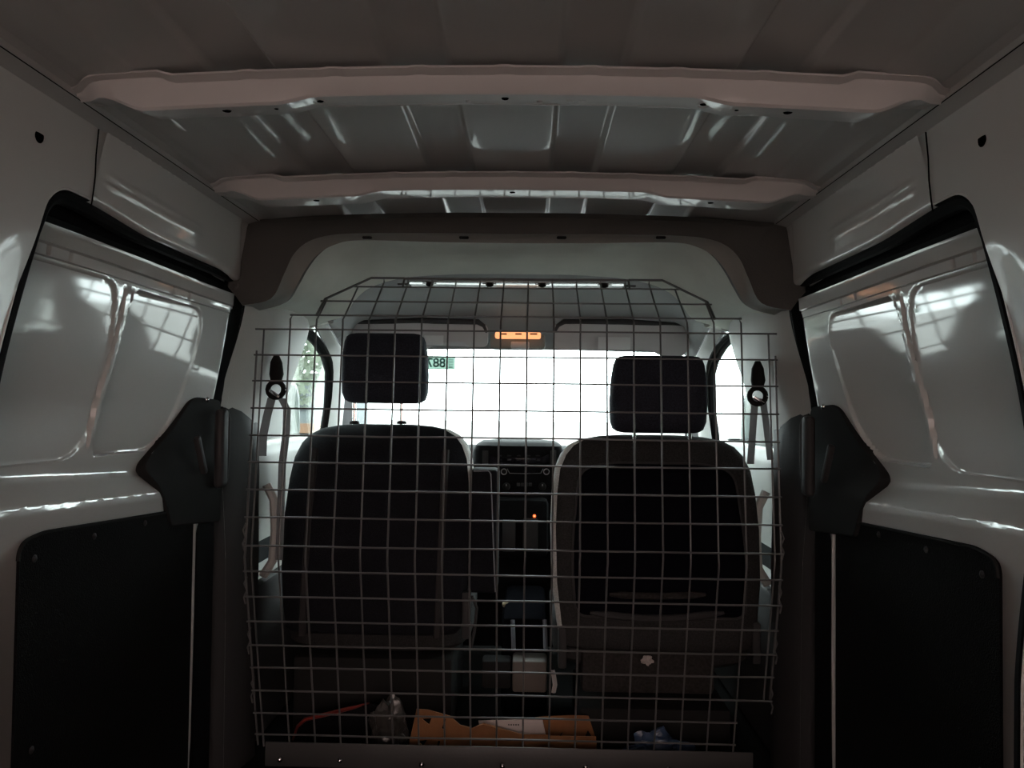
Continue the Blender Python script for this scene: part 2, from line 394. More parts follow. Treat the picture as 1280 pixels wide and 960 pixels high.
def make_side(s, side, n):
    wl = struct(link('wall_'+side, sheet([(-.35, -.88), (1.76, -.88), (1.76, .398), (-.35, .398)], [OPEN], .022, wall_fn(s)), M_PAINT, angle=40))
    wl.name = 'wall_' + side + '.001'
    # drain hole and flange studs
    for (y, z, r, nm) in ((.985, .347, .0095, 'round_hole'),):
        b = bmesh.new(); disc(b, (s*(wall_x(z)+.001), y, z), (-s, 0, 0), r, .0012, 20, .0001, 1.25); link('round_hole', b, M_HOLE, wl)
    for (y, z) in ((.965, .205), (.950, .150)):
        b = bmesh.new(); disc(b, (s*(wall_x(z)+.006), y, z), (-s, 0, .15), .0055, .0025, 14, .001); link('flange_hole', b, M_DPLAS, wl)
    for (y, z) in ((.975, .226), (.975, .222), (.945, .118)):
        b = bmesh.new(); disc(b, (s*(wall_x(z)+.005), y, z), (-s, 0, .15), .0020, .002, 10, .001); link('flange_pip', b, M_CHROME, wl)
    # header panel above the sliding door: rounded tip, rolled lower hem
    Z = [(.3975, .6005), (.385, .6035), (.35, .6105), (.32, .616), (.296, .6195), (.288, .6205), (.2835, .6225), (.281, .627), (.2800, .635), (.2798, .652), (.2796, .675), (.270, .690)]
    rows = []
    N = 60
    for i in range(N+1):
        y = 1.120 + (1.722-1.120)*i/N
        row = []
        for z, x in Z:
            zz = z + (.013*(1-sst(1.10, 1.34, y)) - .010*sst(1.60, 1.722, y))*sst(.40, .30, z)
            yy = y
            if i == N: x = x + .012
            elif i == N-1: x = x + .003
            yy -= .045*sst(.29, .40, z)*sst(1.45, 1.722, y)
            # long pressed swage
            c = .332 - .02*(y-1.16); 
            r = .0045*sst(.010, .006, abs(z-c))*sst(1.155, 1.17, y)*sst(1.50, 1.44, y)
            row.append((s*(x - .004 - r), yy, zz))
        rows.append(row)
    # finer z rows round the swage
    bm = bmesh.new()
    fine = []
    for row in rows:
        out = []
        for a, b in zip(row, row[1:]):
            k = 6 if (abs(a[2]-b[2]) > .02) else 1
            for t in range(k):
                out.append([lerp(a[q], b[q], t/k) for q in range(3)])
        out.append(list(row[-1])); fine.append(out)
    for i, row in enumerate(fine):
        y = 1.120 + (1.722-1.120)*i/N
        for p in row:
            c = .334 - .012*(y-1.16)
            for cc in (c+.006, c-.006):
                p[0] -= s*.0022*sst(.0055, .0015, abs(p[2]-cc))*sst(1.155, 1.165, y)*sst(1.52, 1.44, y)
    add_grid(bm, fine)
    hp = link('header_panel', bm, M_PAINT, wl, angle=50)
    # the seam at the rear end of the header and bright sealer along its top edge
    tube('panel_seam', [(s*(wall_x(z)-.0025), 1.1195-.018*sst(.30, .396, z), z) for z in (.396, .36, .33, .30, .286)], .0011, M_HOLE, wl, 6)
    pts = []
    for i in range(34):
        y = 1.125 + .009*i; pts.append((s*(.5985+.0006*math.sin(i*1.7)), y, .3975+.0005*math.sin(i*2.9)))
    tube('seam_sealer', pts, [.0012+.0006*abs(math.sin(i*1.3+s)) for i in range(34)], mat('pale_sealer', (.85, .85, .82), .4, coat=.5), wl, 6)
    tube('roof_joint', [(s*.5765, y, .4055) for y in (-.3, .4, 1.0, 1.7)], .0014, M_HOLE, wl, 6)
    # rubber seal round the opening
    seal = [p for p in densify(OPEN, .02) if not (p[1] < -.875 or p[0] > 1.75)]
    pts = [(s*(wall_x(z)+.020), y+.010, z-.006 if z > .25 else z) for y, z in seal]
    tube('door_seal', pts, .0135, M_RUBBER, wl, 10)
    bm = bmesh.new(); add_grid(bm, [[(s*.664, y, .290), (s*.662, y, .275), (s*.655, y, .262), (s*.660, y, .246), (s*.70, y, .246)] for y in (1.0, 1.2, 1.5, 1.76)]); link('gap_seal', bm, M_RUBBER, wl)  # black strip stands for the unlit void above the door
    # bright folded lip along the rear edge of the opening
    pts = [(s*(wall_x(z)+.0085*sst(.3, .22, z)), y, z) for y, z in seal if y < 1.13]
    tube('folded_lip', pts, .0019, M_PAINT, wl, 8)
    # front seal, in front of the door's leading edge
    bm = bmesh.new()
    rows = []
    for i in range(30):
        z = -.87 + 1.16*i/29
        xo = table([(-.9, .722), (-.3, .718), (-.1, .712), (.0, .700), (.15, .672), (.26, .650), (.3, .640)], z)
        rows.append([(s*(xo+.05), 1.745, z), (s*(xo+.006), 1.742, z), (s*(xo-.006), 1.755, z), (s*(xo-.016), 1.775, z), (s*(xo-.018), 1.79, z), (s*(xo+.0), 1.80, z)])
    add_grid(bm, rows); link('front_seal', bm, M_RUBBER, wl)

    # sliding door ---------------------------------------------------
    outer = [(.90, -.88), (1.752, -.88), (1.752, .262), (.90, .262)]
    bm = bmesh.new()
    yy = sorted(set([round(.99+.004*i, 4) for i in range(190)]+[1.752]))
    zz = [-.88, -.7, -.5, -.4, -.3, -.26, -.24, -.225]
    z = -.215
    while z < .2005: zz.append(round(z, 4)); z += (.003 if z < -.085 or z > .17 else .006)
    zz += [.2015, .203, .2045, .206, .208, .212, .216, .2195, .221, .2225, .2235, .226, .232, .24, .245, .250, .255]
    f = door_fn(s)
    add_grid(bm, [[f(y, z) for z in zz] for y in yy])
    dr = struct(link('door_%d' % n, bm, M_DOOR, angle=28))
    # outer skin closes the side
    bx = box('outer_skin', (s*.80, .7, -.25), (.02, 2.16, 1.5), M_PAINT, dr, 0)
    # black lining board with a raised edge, screws
    bd = link('lining_board', solid(sheet(BOARD, [], .04, lambda y, z: (s*(.672-.002), y, z)), .004 if s < 0 else -.004), M_BOARD, dr)
    tube('board_edge', [(s*.6675, y, z) for y, z in BOARD if z > -.85], .0028, M_BPLAS, dr, 6)
    for (y, z) in ((1.085, -.228), (1.235, -.222), (1.40, -.226), (1.58, -.245), (1.09, -.50)):
        b = bmesh.new(); disc(b, (s*.6665, y, z), (-s, 0, 0), .0055, .0015, 12, .002); link('board_screw', b, M_DPLAS, dr)
    # painted leading edge seen in front of the board
    tube('edge_strip', [(s*.678, 1.630, -.225), (s*.678, 1.630, -.5), (s*.679, 1.629, -.72), (s*.682, 1.622, -.87)], .0058, M_PAINT, dr, 8)
    box('dark_jamb', (s*.694, 1.700, -.53), (.03, .09, .72), M_RUBBER, dr, .003)
    # black latch housing: kinked outline
    H = [(1.425, -.126), (1.525, -.056), (1.575, -.004), (1.605, .004), (1.715, .000), (1.735, -.03), (1.735, -.272), (1.50, -.245), (1.475, -.20)]
    H = round_poly(H, [.02, .05, .02, .02, .02, .02, .01, .01, .03], 5)
    def hx(y, z, t=.024):
        b = table([(-.24, .662), (-.16, .662), (-.10, .680), (0, .668), (.02, .660)], z) + .010*sst(1.52, 1.42, y)*sst(-.19, -.13, z) - .03*max(0, y-1.45)*sst(-.16, -.06, z)
        return (s*(b + .024 - t), y, z)
    lh = link('latch_housing', sheet(H, [], .015, hx), M_BPLAS, dr)
    bm = bmesh.new()   # rounded skirt closing the housing back to the door
    HD = densify(H+[H[0]], .02, False); hcx = sum(p[0] for p in H)/len(H); hcz = sum(p[1] for p in H)/len(H)
    def grow(y, z, d):
        v = Vector((y-hcx, z-hcz)).normalized(); return y+v.x*d, z+v.y*d
    add_grid(bm, [[hx(*grow(y, z, g_), t_) for y, z in HD] for g_, t_ in ((0, .024), (.002, .023), (.003, .019), (.004, 0), (.004, -.03))])
    link('housing_skirt', bm, M_BPLAS, lh)
    hb = bmesh.new(); add_box(hb, (s*.645, 1.690, -.105), (.022, .036, .175), .010, seg=3); hd = link('pull_handle', hb, M_DPLAS, dr)
    tube('handle_rim', [(s*.640, 1.709, -.18), (s*.637, 1.711, -.12), (s*.637, 1.711, -.04), (s*.640, 1.705, -.02), (s*.646, 1.69, -.016)], .0035, M_DPLAS, hd, 8)
    box('release_lever', (s*.652, 1.60, -.115), (.014, .014, .09), M_DPLAS, dr, .005, rotx(math.radians(28)))
    b = bmesh.new(); disc(b, (s*.660, 1.642, .002), (-s, 0, 0), .006, .004, 12, .002); link('housing_screw', b, M_CHROME, lh)
    return wl, dr
make_side(-1, 'left', 1)
make_side(1, 'right', 2)
struct(box('floor', (0, 1.6, -.90), (1.6, 3.9, .04), M_FLOOR, bev=0))

# ------------------------------------------------------------------ cab: side trims, headliner, glass
def P(lst): # right-hand pixel + depth -> world half-profile
    return [at(*q) for q in lst]
A1 = P([(648, 293, 1.72), (740, 293, 1.72), (845, 295, 1.72), (884, 299, 1.72), (908, 308, 1.72), (924, 324, 1.72), (935, 348, 1.72), (951, 379, 1.72), (988, 388, 1.735)])
A2 = P([(648, 304, 1.75), (740, 304, 1.75), (838, 303, 1.75), (872, 309, 1.75), (895, 323, 1.75), (910, 343, 1.75), (921, 363, 1.76), (936, 384, 1.80), (968, 394, 1.80)])
A3 = P([(648, 343, 2.05), (720, 344, 2.05), (790, 350, 2.05), (830, 362, 2.05), (850, 378, 2.06), (860, 393, 2.08), (872, 402, 2.12), (890, 407, 2.20), (925, 417, 2.20)])
A4 = P([(648, 437, 2.75), (720, 438, 2.75), (790, 440, 2.75), (830, 441, 2.75), (850, 442, 2.75), (858, 446, 2.75), (864, 456, 2.75), (868, 480, 2.75), (873, 545, 2.78)])
A3b = P([(902, 414, 2.24), (892, 434, 2.36), (883, 455, 2.46), (882, 472, 2.52), (884, 505, 2.56), (890, 550, 2.58)])
CAPO = [(0, .427), (.14, .427), (.28, .424), (.38, .421), (.46, .417), (.54, .411), (.60, .40), (.63, .34), (.645, .26)]
def dense(rows, k):
    """insert k-1 rows between rows with Catmull-Rom for a soft surface, also along each row"""
    def cr(a, b, c, d, t):
        return .5*((2*b)+(c-a)*t+(2*a-5*b+4*c-d)*t*t+(3*b-a-3*c+d)*t**3)
    out = []
    for r in rows:
        q = []
        for i in range(len(r)-1):
            a, b, c, d = r[max(0, i-1)], r[i], r[i+1], r[min(len(r)-1, i+2)]
            q += [cr(a, b, c, d, t/k) for t in range(k)]
        q.append(r[-1]); out.append(q)
    return out
def mirror_rows(rows):
    out = []
    for r in rows:
        r = [Vector(p) for p in r]; r[0] = Vector((0, r[0].y, r[0].z))
        out.append([Vector((-p.x, p.y, p.z)) for p in r[:0:-1]] + r)
    return out
HL = struct(empty('trim_3', (0, 1.9, .38)))
def hl(name, rows, m, ang=40):
    bm = bmesh.new(); add_grid(bm, mirror_rows(dense(rows, 5))); return reparent(link(name, bm, m, angle=ang), HL)
cap = [Vector((x, 1.705, z)) for x, z in CAPO]
capt = [Vector((x, 1.74, z+.004)) for x, z in CAPO]
cap2 = [Vector((c.x, 1.700, c.z-.012)) if i < 6 else Vector((c.x-.003, 1.702, c.z-.006)) for i, c in enumerate(cap)]
A1o = [p + Vector((0, -.004, .0)) for p in A1]
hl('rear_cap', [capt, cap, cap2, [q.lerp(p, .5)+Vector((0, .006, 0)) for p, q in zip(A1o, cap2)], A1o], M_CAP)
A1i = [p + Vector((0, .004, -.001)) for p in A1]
# fillet coloured paler for the light it gets, dark step, then pale underside
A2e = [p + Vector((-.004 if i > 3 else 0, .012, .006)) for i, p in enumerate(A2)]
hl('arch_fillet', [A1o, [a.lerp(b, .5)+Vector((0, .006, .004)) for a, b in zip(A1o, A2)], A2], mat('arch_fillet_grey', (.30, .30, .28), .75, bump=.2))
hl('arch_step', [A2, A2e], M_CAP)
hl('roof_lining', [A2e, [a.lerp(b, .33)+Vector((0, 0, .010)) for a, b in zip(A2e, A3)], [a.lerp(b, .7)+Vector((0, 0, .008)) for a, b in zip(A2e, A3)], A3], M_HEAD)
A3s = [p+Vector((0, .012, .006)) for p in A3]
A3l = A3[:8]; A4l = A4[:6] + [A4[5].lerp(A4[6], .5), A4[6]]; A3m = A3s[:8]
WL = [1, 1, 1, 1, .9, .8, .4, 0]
hl('front_lining', [A3l, A3m, [a.lerp(b, .4)+Vector((0, 0, .030*k)) for a, b, k in zip(A3m, A4l, WL)], [a.lerp(b, .78)+Vector((0, 0, .072*k)) for a, b, k in zip(A3m, A4l, WL)], A4l], mat('front_headliner', (.30, .30, .30), .9, bump=.3, bscale=350))  # same headliner coloured darker, for the shade on its rear-facing slope
# clips along the arch
for px in (580, 702, 826, 459):
    p = at(px, 297, 1.712); box('lining_clip', p, (.022, .008, .006), M_BPLAS, bev=.0025); o = bpy.context.scene.objects[-1] if False else None
for o in [o for o in COL.objects if o.name.startswith('lining_clip')]: reparent(o, HL)
# faint round vent mark in the front lining
for s in (1, -1):
    side = 'left' if s < 0 else 'right'
    # A pillar trim between windscreen and side glass, dark door seal
    F = [Vector((s*abs(p.x), p.y, p.z)) for p in A3b]; G = [Vector((s*abs(p.x), p.y, p.z)) for p in (A4[6], A4[7], A4[8])]
    bm = bmesh.new()
    a = densify([tuple(p) for p in [F[0], F[1], F[2], F[3]]], .05, False); nA = 14
    def samp(L, t):
        t *= len(L)-1; i = min(int(t), len(L)-2); return L[i].lerp(L[i+1], t-i)
    add_grid(bm, [[samp(F, i/nA).lerp(samp([Vector((s*abs(A3[7].x), A3[7].y, A3[7].z)), G[0], G[1], G[2]], i/nA), j/5)+Vector((-s*.012*math.sin(PI*j/5), 0, 0)) for j in range(6)] for i in range(nA+1)])
    ap = struct(link('trim_%d' % (4 if s < 0 else 5), bm, M_LPLAS))
    sp = [at(*q) for q in ((924, 416, 2.22), (915, 421, 2.28), (904, 433, 2.38), (894, 450, 2.49), (889, 468, 2.55), (889, 488, 2.58), (890, 515, 2.60), (894, 545, 2.61), (897, 600, 2.61))]
    sp = [Vector((s*p.x, p.y, p.z)) for p in sp]
    tube('door_frame_seal', sp, .014, M_RUBBER, ap, 10)
    tube('window_top_trim', [Vector((s*q.x, q.y, q.z)) for q in (at(884, 404, 2.20), at(900, 408, 2.24), at(920, 412, 2.24), at(945, 408, 2.12))], .012, M_LPLAS, ap, 10)
    tube('frame_ridge', [p+Vector((-s*.014, .0, .0)) for p in sp], .009, M_BPLAS, ap, 8)
    # B pillar: pale upper trim, dark lower cover
    def bx(y, z):
        t = table([(1.775, .690), (1.80, .676), (1.84, .660), (1.90, .648), (2.0, .642), (2.12, .648), (2.20, .662)], y)
        return t - .062*sst(-.05, .26, z)*1.0 + .012*sst(0, -.3, z)
    GL = [(2.10, .24), (2.05, -.12), (2.95, -.12), (2.85, .03), (2.65, .15), (2.40, .24)]
    bm = bmesh.new()
    yy = [1.775, 1.785, 1.80, 1.815, 1.84, 1.87, 1.90, 1.95, 2.0, 2.05, 2.10]
    rows = []
    for z in [-.10, -.05, 0, .03, .06, .09, .12, .15, .18, .21, .24, .27, .30]:
        ye = table([(-.12, 2.11), (.166, 2.205), (.3, 2.21)], z)
        rows.append([(s*bx(y if y < 2.1 else ye, z), (y if y < 1.95 else lerp(1.95, ye, (y-1.95)/.15)), z) for y in yy])
    add_grid(bm, rows)
    bp = struct(link('trim_%d' % (6 if s < 0 else 7), bm, M_LPLAS, angle=60))
    rows = []
    for i in range(14):
        t = i/13; z = -.88 + .845*t
        row = []
        for y in [1.772, 1.778, 1.79, 1.81, 1.84, 1.88, 1.915, 1.93, 1.935]:
            top = -.012 - .045*sst(1.80, 1.94, y)
            zq = lerp(-.88, top, t)
            off = .014*sst(1.772, 1.785, y)*sst(1.936, 1.92, y)*(1 if i < 12 else (.7 if i == 12 else .0))
            row.append((s*(bx(y, zq) - off - .010*sst(-.05, -.4, zq)), y, zq))
        rows.append(row)
    bm = bmesh.new(); add_grid(bm, rows); link('lower_cover', bm, M_DPLAS, bp, angle=50)
    # clip slot high on the pillar
    box('trim_clip', at(340 if s < 0 else 952, 418, 1.97)+Vector((0, 0, 0)), (.006, .008, .02), M_DPLAS, bp, .001)
    # front door: pale trim, rear shut face, glass
    dn = 3 if s < 0 else 4
    bm = bmesh.new()
    rows = []
    box('lower_trim', (s*.664, 2.40, -.67), (.03, .92, .40), M_DPLAS, None, .01)
    LT = COL.objects[-1]
    for z, dx in [(-.88, .02), (-.50, .02), (-.46, .03), (-.42, .035), (-.36, .03), (-.30, .012), (-.22, .004), (-.15, .0), (-.125, .004), (-.115, .02), (-.115, .05)]:
        rows.append([(s*(.668+dx+(.02*sst(1.99, 1.93, y))), y, z) for y in (1.93, 1.95, 1.97, 1.99, 2.1, 2.3, 2.5, 2.7, 2.9)])
    add_grid(bm, rows)
    fd = struct(link('door_%d' % dn, bm, M_LPLAS, angle=50))
    LT.parent = fd
    tube('grab_handle', [(s*.655, 2.02, -.22), (s*.635, 2.02, -.26), (s*.630, 2.02, -.34), (s*.635, 2.02, -.42), (s*.66, 2.02, -.46)], .012, M_LPLAS, fd, 8)
    bm = sheet([(1.70, -1.2), (3.3, -1.2), (3.3, -.1), (2.75, .30), (2.55, .40), (1.70, .48)], [GL], .05, lambda y, z: (s*(.70-.05*sst(-.05, .26, z)), y, z))
    link('door_shell', bm, M_RUBBER, fd)
    bm = solid(sheet(GL, [], .06, lambda y, z: (s*(.698-.05*sst(-.05, .26, z)), y, z)), .004)
    struct(link('window_%d' % (2 if s < 0 else 3), bm, M_GLASS)).name = 'window_%d' % (2 if s < 0 else 3)
    # outer mirror seen through the side glass
    m = empty('door_mirror', (s*.88, 2.72, -.02)); tag(m, 'pale exterior mirror housing outside the %s front window' % side, 'mirror')
    bm = bmesh.new(); rings_loft(bm, [(s*.88, 2.72, -.17, .03, .02, 3), (s*.89, 2.73, -.165, .09, .05, 3), (s*.90, 2.74, -.10, .11, .065, 3), (s*.90, 2.74, .02, .105, .065, 3), (s*.89, 2.74, .06, .085, .05, 3), (s*.89, 2.74, .068, .04, .02, 3)], 28)
    reparent(link('mirror_shell', bm, mat('pale_mirror_paint', (.16, .17, .165), .4), None), m)
    bm = bmesh.new(); add_box(bm, (s*.90, 2.672, -.045), (.16, .004, .19), .002); reparent(link('mirror_glass', bm, M_STEEL), m)
    tube('mirror_arm', [(s*.71, 2.68, -.13), (s*.80, 2.70, -.13), (s*.88, 2.72, -.13)], .02, M_BPLAS); reparent(COL.objects[-1], m)

# windscreen
bm = bmesh.new()
rows = []
for j in range(7):
    t = j/6
    rows.append([(x*(1+.06*t), 2.76+.75*t - .10*(x/.6)**2, .215 - .47*t) for x in [i*.13-.65 for i in range(11)]])
add_grid(bm, rows); solid(bm, .005)
struct(link('window_1', bm, M_GLASS)).name = 'window_1'

bm = bmesh.new()
add_grid(bm, [[(x, y, z-.10*(x/.8)**2) for x in [i*.16-.8 for i in range(11)]] for y, z in ((3.50, -.27), (3.8, -.33), (4.1, -.42), (4.3, -.56), (4.36, -.9))])
struct(link('trim_8', bm, M_PAINT)); COL.objects[-1].name = 'trim_8'  # unseen bonnet, added to bounce sky light up to the headliner
# ------------------------------------------------------------------ dashboard and console
D = empty('dashboard', (0, 2.9, -.4)); tag(D, 'dark dashboard with centre stack below the windscreen, seen between the seats', 'dashboard')
def part(root, name, bm, m, ang=35): return reparent(link(name, bm, m, None, angle=ang), root)
def pbox(root, name, c, s, m, bev=.004, rot=None): 
    b = bmesh.new(); add_box(b, c, s, bev, rot); return part(root, name, b, m)
bm = bmesh.new()
prof = [(2.78, -.88), (2.76, -.5), (2.74, -.30), (2.76, -.22), (2.82, -.185), (3.0, -.17), (3.3, -.19), (3.56, -.25), (3.58, -.88)]
add_grid(bm, [[(x, y, z + .012*math.cos(x*2.2)) for y, z in prof] for x in [i*.07-.70 for i in range(21)]])
part(D, 'dash_body', bm, M_DASH)
# hooded centre stack
def quadbox(root, name, px0, py0, px1, py1, Y, depth, m, bev=.006):
    a, b = at(px0, py0, Y), at(px1, py1, Y)
    return pbox(root, name, ((a.x+b.x)/2, Y+depth/2, (a.z+b.z)/2), (abs(b.x-a.x), depth, abs(b.z-a.z)), m, bev)
bm = bmesh.new()
c = at(648, 557, 2.66); 
rings_loft(bm, [(0, 2.78, -.50, .135, .11, 6), (0, 2.78, -.30, .150, .115, 6), (0, 2.78, -.22, .160, .115, 6), (0, 2.78, -.165, .160, .12, 6), (0, 2.78, -.145, .152, .12, 6), (0, 2.79, -.134, .135, .11, 5), (0, 2.80, -.130, .09, .07, 4)], 48)
part(D, 'centre_stack', bm, M_DASH)
M_SCR = mat('dark_screen', (.012, .010, .014), .12)
quadbox(D, 'display', 612, 564, 686, 580, 2.662, .01, M_SCR, .002)
quadbox(D, 'button_column', 603, 563, 610, 582, 2.660, .01, M_DPLAS, .002)
quadbox(D, 'button_column', 688, 563, 695, 582, 2.660, .01, M_DPLAS, .002)
for i in range(5):
    for (x0, yy) in ((622, 569), (622, 574)):
        quadbox(D, 'button', x0+i*12, yy, x0+i*12+5, yy+1.5, 2.657, .006, M_DPLAS, .0005)
M_TRIM = mat('satin_trim', (.35, .35, .36), .35, metal=.8)
def circle_pts(c, r, n=16): return [(c.x+r*math.cos(2*PI*i/n), c.y, c.z+r*math.sin(2*PI*i/n)) for i in range(n+1)]
for px in (630, 683):
    c = at(px, 589.5, 2.655); b = bmesh.new(); disc(b, (c.x, c.y+.004, c.z), (0, -1, 0), .008, .014, 18, .001); part(D, 'volume_knob', b, M_BPLAS)
    tube('knob_ring', circle_pts(Vector((c.x, c.y-.003, c.z)), .0098), .0013, M_TRIM, None, 6); reparent(COL.objects[-1], D)
tube('trim_bar', [at(x, y, 2.652) for x, y in ((634, 586), (637, 591.5), (656, 592), (676, 591.5), (679, 586))], .0011, M_TRIM, None, 6); reparent(COL.objects[-1], D)
for px in (633, 678):
    c = at(px, 608, 2.655); b = bmesh.new(); disc(b, (c.x, c.y+.004, c.z), (0, -1, 0), .013, .016, 20, .002); k = part(D, 'climate_knob', b, M_BPLAS)
    b = bmesh.new(); add_box(b, (c.x, c.y-.014, c.z+.006), (.002, .002, .006)); reparent(link('pointer', b, M_TRIM), D)
for i in range(4):
    quadbox(D, 'button', 646+i*5, 604, 650+i*5, 608, 2.655, .008, M_DPLAS, .0008)
c = at(668, 645, 2.60); b = bmesh.new(); disc(b, (c.x, c.y, c.z), (0, -1, 0), .0055, .004, 14, .001); part(D, 'warning_light', b, emis('amber_led', (1, .16, .03), 1.6))
c2 = at(668, 645, 2.594); b = bmesh.new(); disc(b, (c2.x, c2.y, c2.z), (0, -1, 0), .0018, .002, 8); part(D, 'light_symbol', b, emis('amber_led_core', (1, .7, .5), 1.5))
pbox(D, 'gear_panel', (.0, 2.66, -.42), (.21, .12, .20), M_DASH, .02)
quadbox(D, 'switch_bank', 628, 650, 644, 690, 2.585, .012, M_DPLAS, .004)
quadbox(D, 'switch_bank', 654, 648, 672, 690, 2.585, .012, M_DPLAS, .004)

CN = empty('centre_console', (0, 2.3, -.88)); tag(CN, 'dark centre console with tray between the two front seats', 'console')
pbox(CN, 'console_body', (.03, 2.38, -.74), (.13, .40, .28), mat('console_felt', (.004, .004, .005), 1, spec=0), .02)
a, b_ = at(594, 812, 2.10), at(636, 846, 2.10)
pbox(CN, 'open_tray', (-.045, 2.13, -.735), (.08, .06, .075), M_BPLAS, .008)
pbox(CN, 'storage_bin', (.045, 2.13, -.735), (.095, .08, .085), mat('grey_bin_plastic', (.10, .085, .075), .6, bump=.2), .008)
for px in (641, 681):
    p, q = at(px, 775, 2.16), at(px+1, 812, 2.12)
    tube('side_rail', [p, q], .006, mat('blue_grey_rail', (.10, .11, .13), .4), None, 8); reparent(COL.objects[-1], CN)
p = at(632, 755, 2.35); b = bmesh.new(); bmesh.ops.create_uvsphere(b, u_segments=14, v_segments=10, radius=.011, matrix=Matrix.Translation(p)); part(CN, 'gear_button', b, mat('tan_button', (.42, .36, .24), .4))
tube('gear_lever', [p+Vector((0, .02, -.01)), p+Vector((0, .04, -.12))], .012, M_BPLAS, None, 10); reparent(COL.objects[-1], CN)

# ------------------------------------------------------------------ seats
M_FLANK_LIT = mat('pale_side_cloth', (.55, .54, .52), .95, bump=.6, bscale=500, var=.2, vscale=260, spec=.2)  # pale tone stands for window light on the inner seat flanks
def seat(cx, yr, ytop, ztop, hw, label, right):
    S = empty('car_seat', (cx, yr+.25, -.88)); tag(S, label, 'car seat', 'front seats of the van')
    bm = bmesh.new(); secs = []
    for t, wf, db in ((0, .86, .050), (.02, .90, .062), (.12, .94, .07), (.3, .985, .072), (.55, 1.0, .072), (.72, .985, .068), (.83, .955, .062), (.90, .90, .056), (.945, .82, .047), (.975, .70, .036), (.992, .52, .022), (1.0, .30, .008)):
        z = lerp(-.60, ztop, t); y = lerp(yr-.01, ytop, t**1.3)
        secs.append((cx, y+.075, z, hw*wf, db, 3.6 if t < .9 else 3.0))
    rings_loft(bm, secs, 72); back = part(S, 'backrest', bm, M_FABS if right else M_FAB, 60)
    # window light painted as a pale strip on the flank facing the middle
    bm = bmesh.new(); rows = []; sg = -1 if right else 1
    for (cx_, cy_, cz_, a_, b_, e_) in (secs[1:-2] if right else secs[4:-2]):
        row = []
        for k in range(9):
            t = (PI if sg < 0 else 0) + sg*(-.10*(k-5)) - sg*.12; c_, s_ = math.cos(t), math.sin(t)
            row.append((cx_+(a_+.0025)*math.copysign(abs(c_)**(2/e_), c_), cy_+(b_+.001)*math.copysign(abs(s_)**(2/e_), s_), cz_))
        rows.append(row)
    add_grid(bm, rows); part(S, 'side_cloth', bm, M_FLANK_LIT, 60)
    # upholstery seams and piping
    for q in ((-.70, .70) if not right else ()):
        pts = [Vector((cx+q*hw*lerp(.97, 1, t), lerp(yr-.01, ytop, t**1.3)+.075-.068*(.985 if t < .8 else .93), lerp(-.60, ztop, t))) for t in [i/14*.88 for i in range(15)]]
        bm = bmesh.new(); add_grid(bm, [[p+Vector((dx, dy, 0)) for dx, dy in ((-.010, .004), (-.006, -.003), (.006, -.003), (.010, .004))] for p in pts]); part(S, 'seam_strip', bm, mat('seam_grey', (.022, .02, .02), .9))
    if right:
        # hard moulded back panel with a pocket lip
        z0, z1 = at(820, 772, yr).z, at(820, 586, yr).z
        PO = round_poly([(-.205, z0), (.205, z0), (.215, z0+.15), (.195, z1-.01), (.12, z1+.008), (-.12, z1+.008), (-.195, z1-.01), (-.215, z0+.15)], [.03, .03, .1, .06, .05, .05, .06, .1], 5)
        def fy(u, z):
            t = (z+.60)/(ztop+.60); y = lerp(yr-.01, ytop, max(0, t)**1.3)+.075-.072
            return (cx+u, y - .010*sst(0, .012, sdist(u, z, PO)) + .006*sst(.02, .04, sdist(u, z, PO)), z)
        part(S, 'back_panel', sheet(PO, [], .015, fy), mat('matt_black_panel', (.002, .002, .004), .9, spec=.08), 40)
        rim = [Vector(fy(u, z)) + Vector((0, -.002, 0)) for u, z in densify(PO+[PO[0]], .03, False)]
        tube('panel_rim', rim, .003, M_DPLAS, None, 6); reparent(COL.objects[-1], S)
        a, b2 = at(762, 743, yr-.012), at(882, 743, yr-.012)
        bm = bmesh.new(); add_tube(bm, [a.lerp(b2, i/8)+Vector((0, 0, -.004*math.sin(PI*i/8))) for i in range(9)], [.004]+[.0085]*7+[.004], 10); part(S, 'pocket_handle', bm, M_BASE)
        a, b2 = at(738, 766, yr-.006), at(905, 766, yr-.006)
        bm = bmesh.new(); add_tube(bm, [a.lerp(b2, i/8)+Vector((0, 0, -.014*math.sin(PI*i/8))) for i in range(9)], [.004]+[.010]*7+[.004], 10); part(S, 'lower_lip', bm, M_DPLAS)
    # seat cushion and base
    bm = bmesh.new(); rings_loft(bm, [(cx, yr+.30, -.66, hw*.90, .22, 5), (cx, yr+.30, -.64, hw*.97, .25, 5), (cx, yr+.30, -.56, hw*.98, .26, 5), (cx, yr+.30, -.53, hw*.90, .24, 5), (cx, yr+.30, -.52, hw*.6, .18, 4)], 48); part(S, 'cushion', bm, M_FABS, 50)
    if right:
        a, b2 = at(728, 792, yr+.02), at(895, 872, yr+.02)
        bm = bmesh.new(); add_box(bm, ((a.x+b2.x)/2, yr+.16, (a.z+b2.z)/2), (b2.x-a.x, .26, a.z-b2.z), .012)
        part(S, 'seat_base', bm, M_BASE)
        pbox(S, 'base_frame', (cx, yr+.22, -.82), (.38, .30, .12), M_BPLAS, .01)
        pbox(S, 'hinge_bracket', (cx-.235, yr+.05, -.60), (.02, .05, .10), M_DPLAS, .004)
        pbox(S, 'hinge_bracket', (cx+.24, yr+.05, -.58), (.02, .05, .10), M_DPLAS, .004)
    else:
        pbox(S, 'seat_base', (cx, yr+.22, -.77), (.42, .34, .20), M_BPLAS, .01)
        pbox(S, 'hinge_bracket', (cx+.245, yr+.05, -.55), (.02, .05, .12), M_DPLAS, .004)
    return S
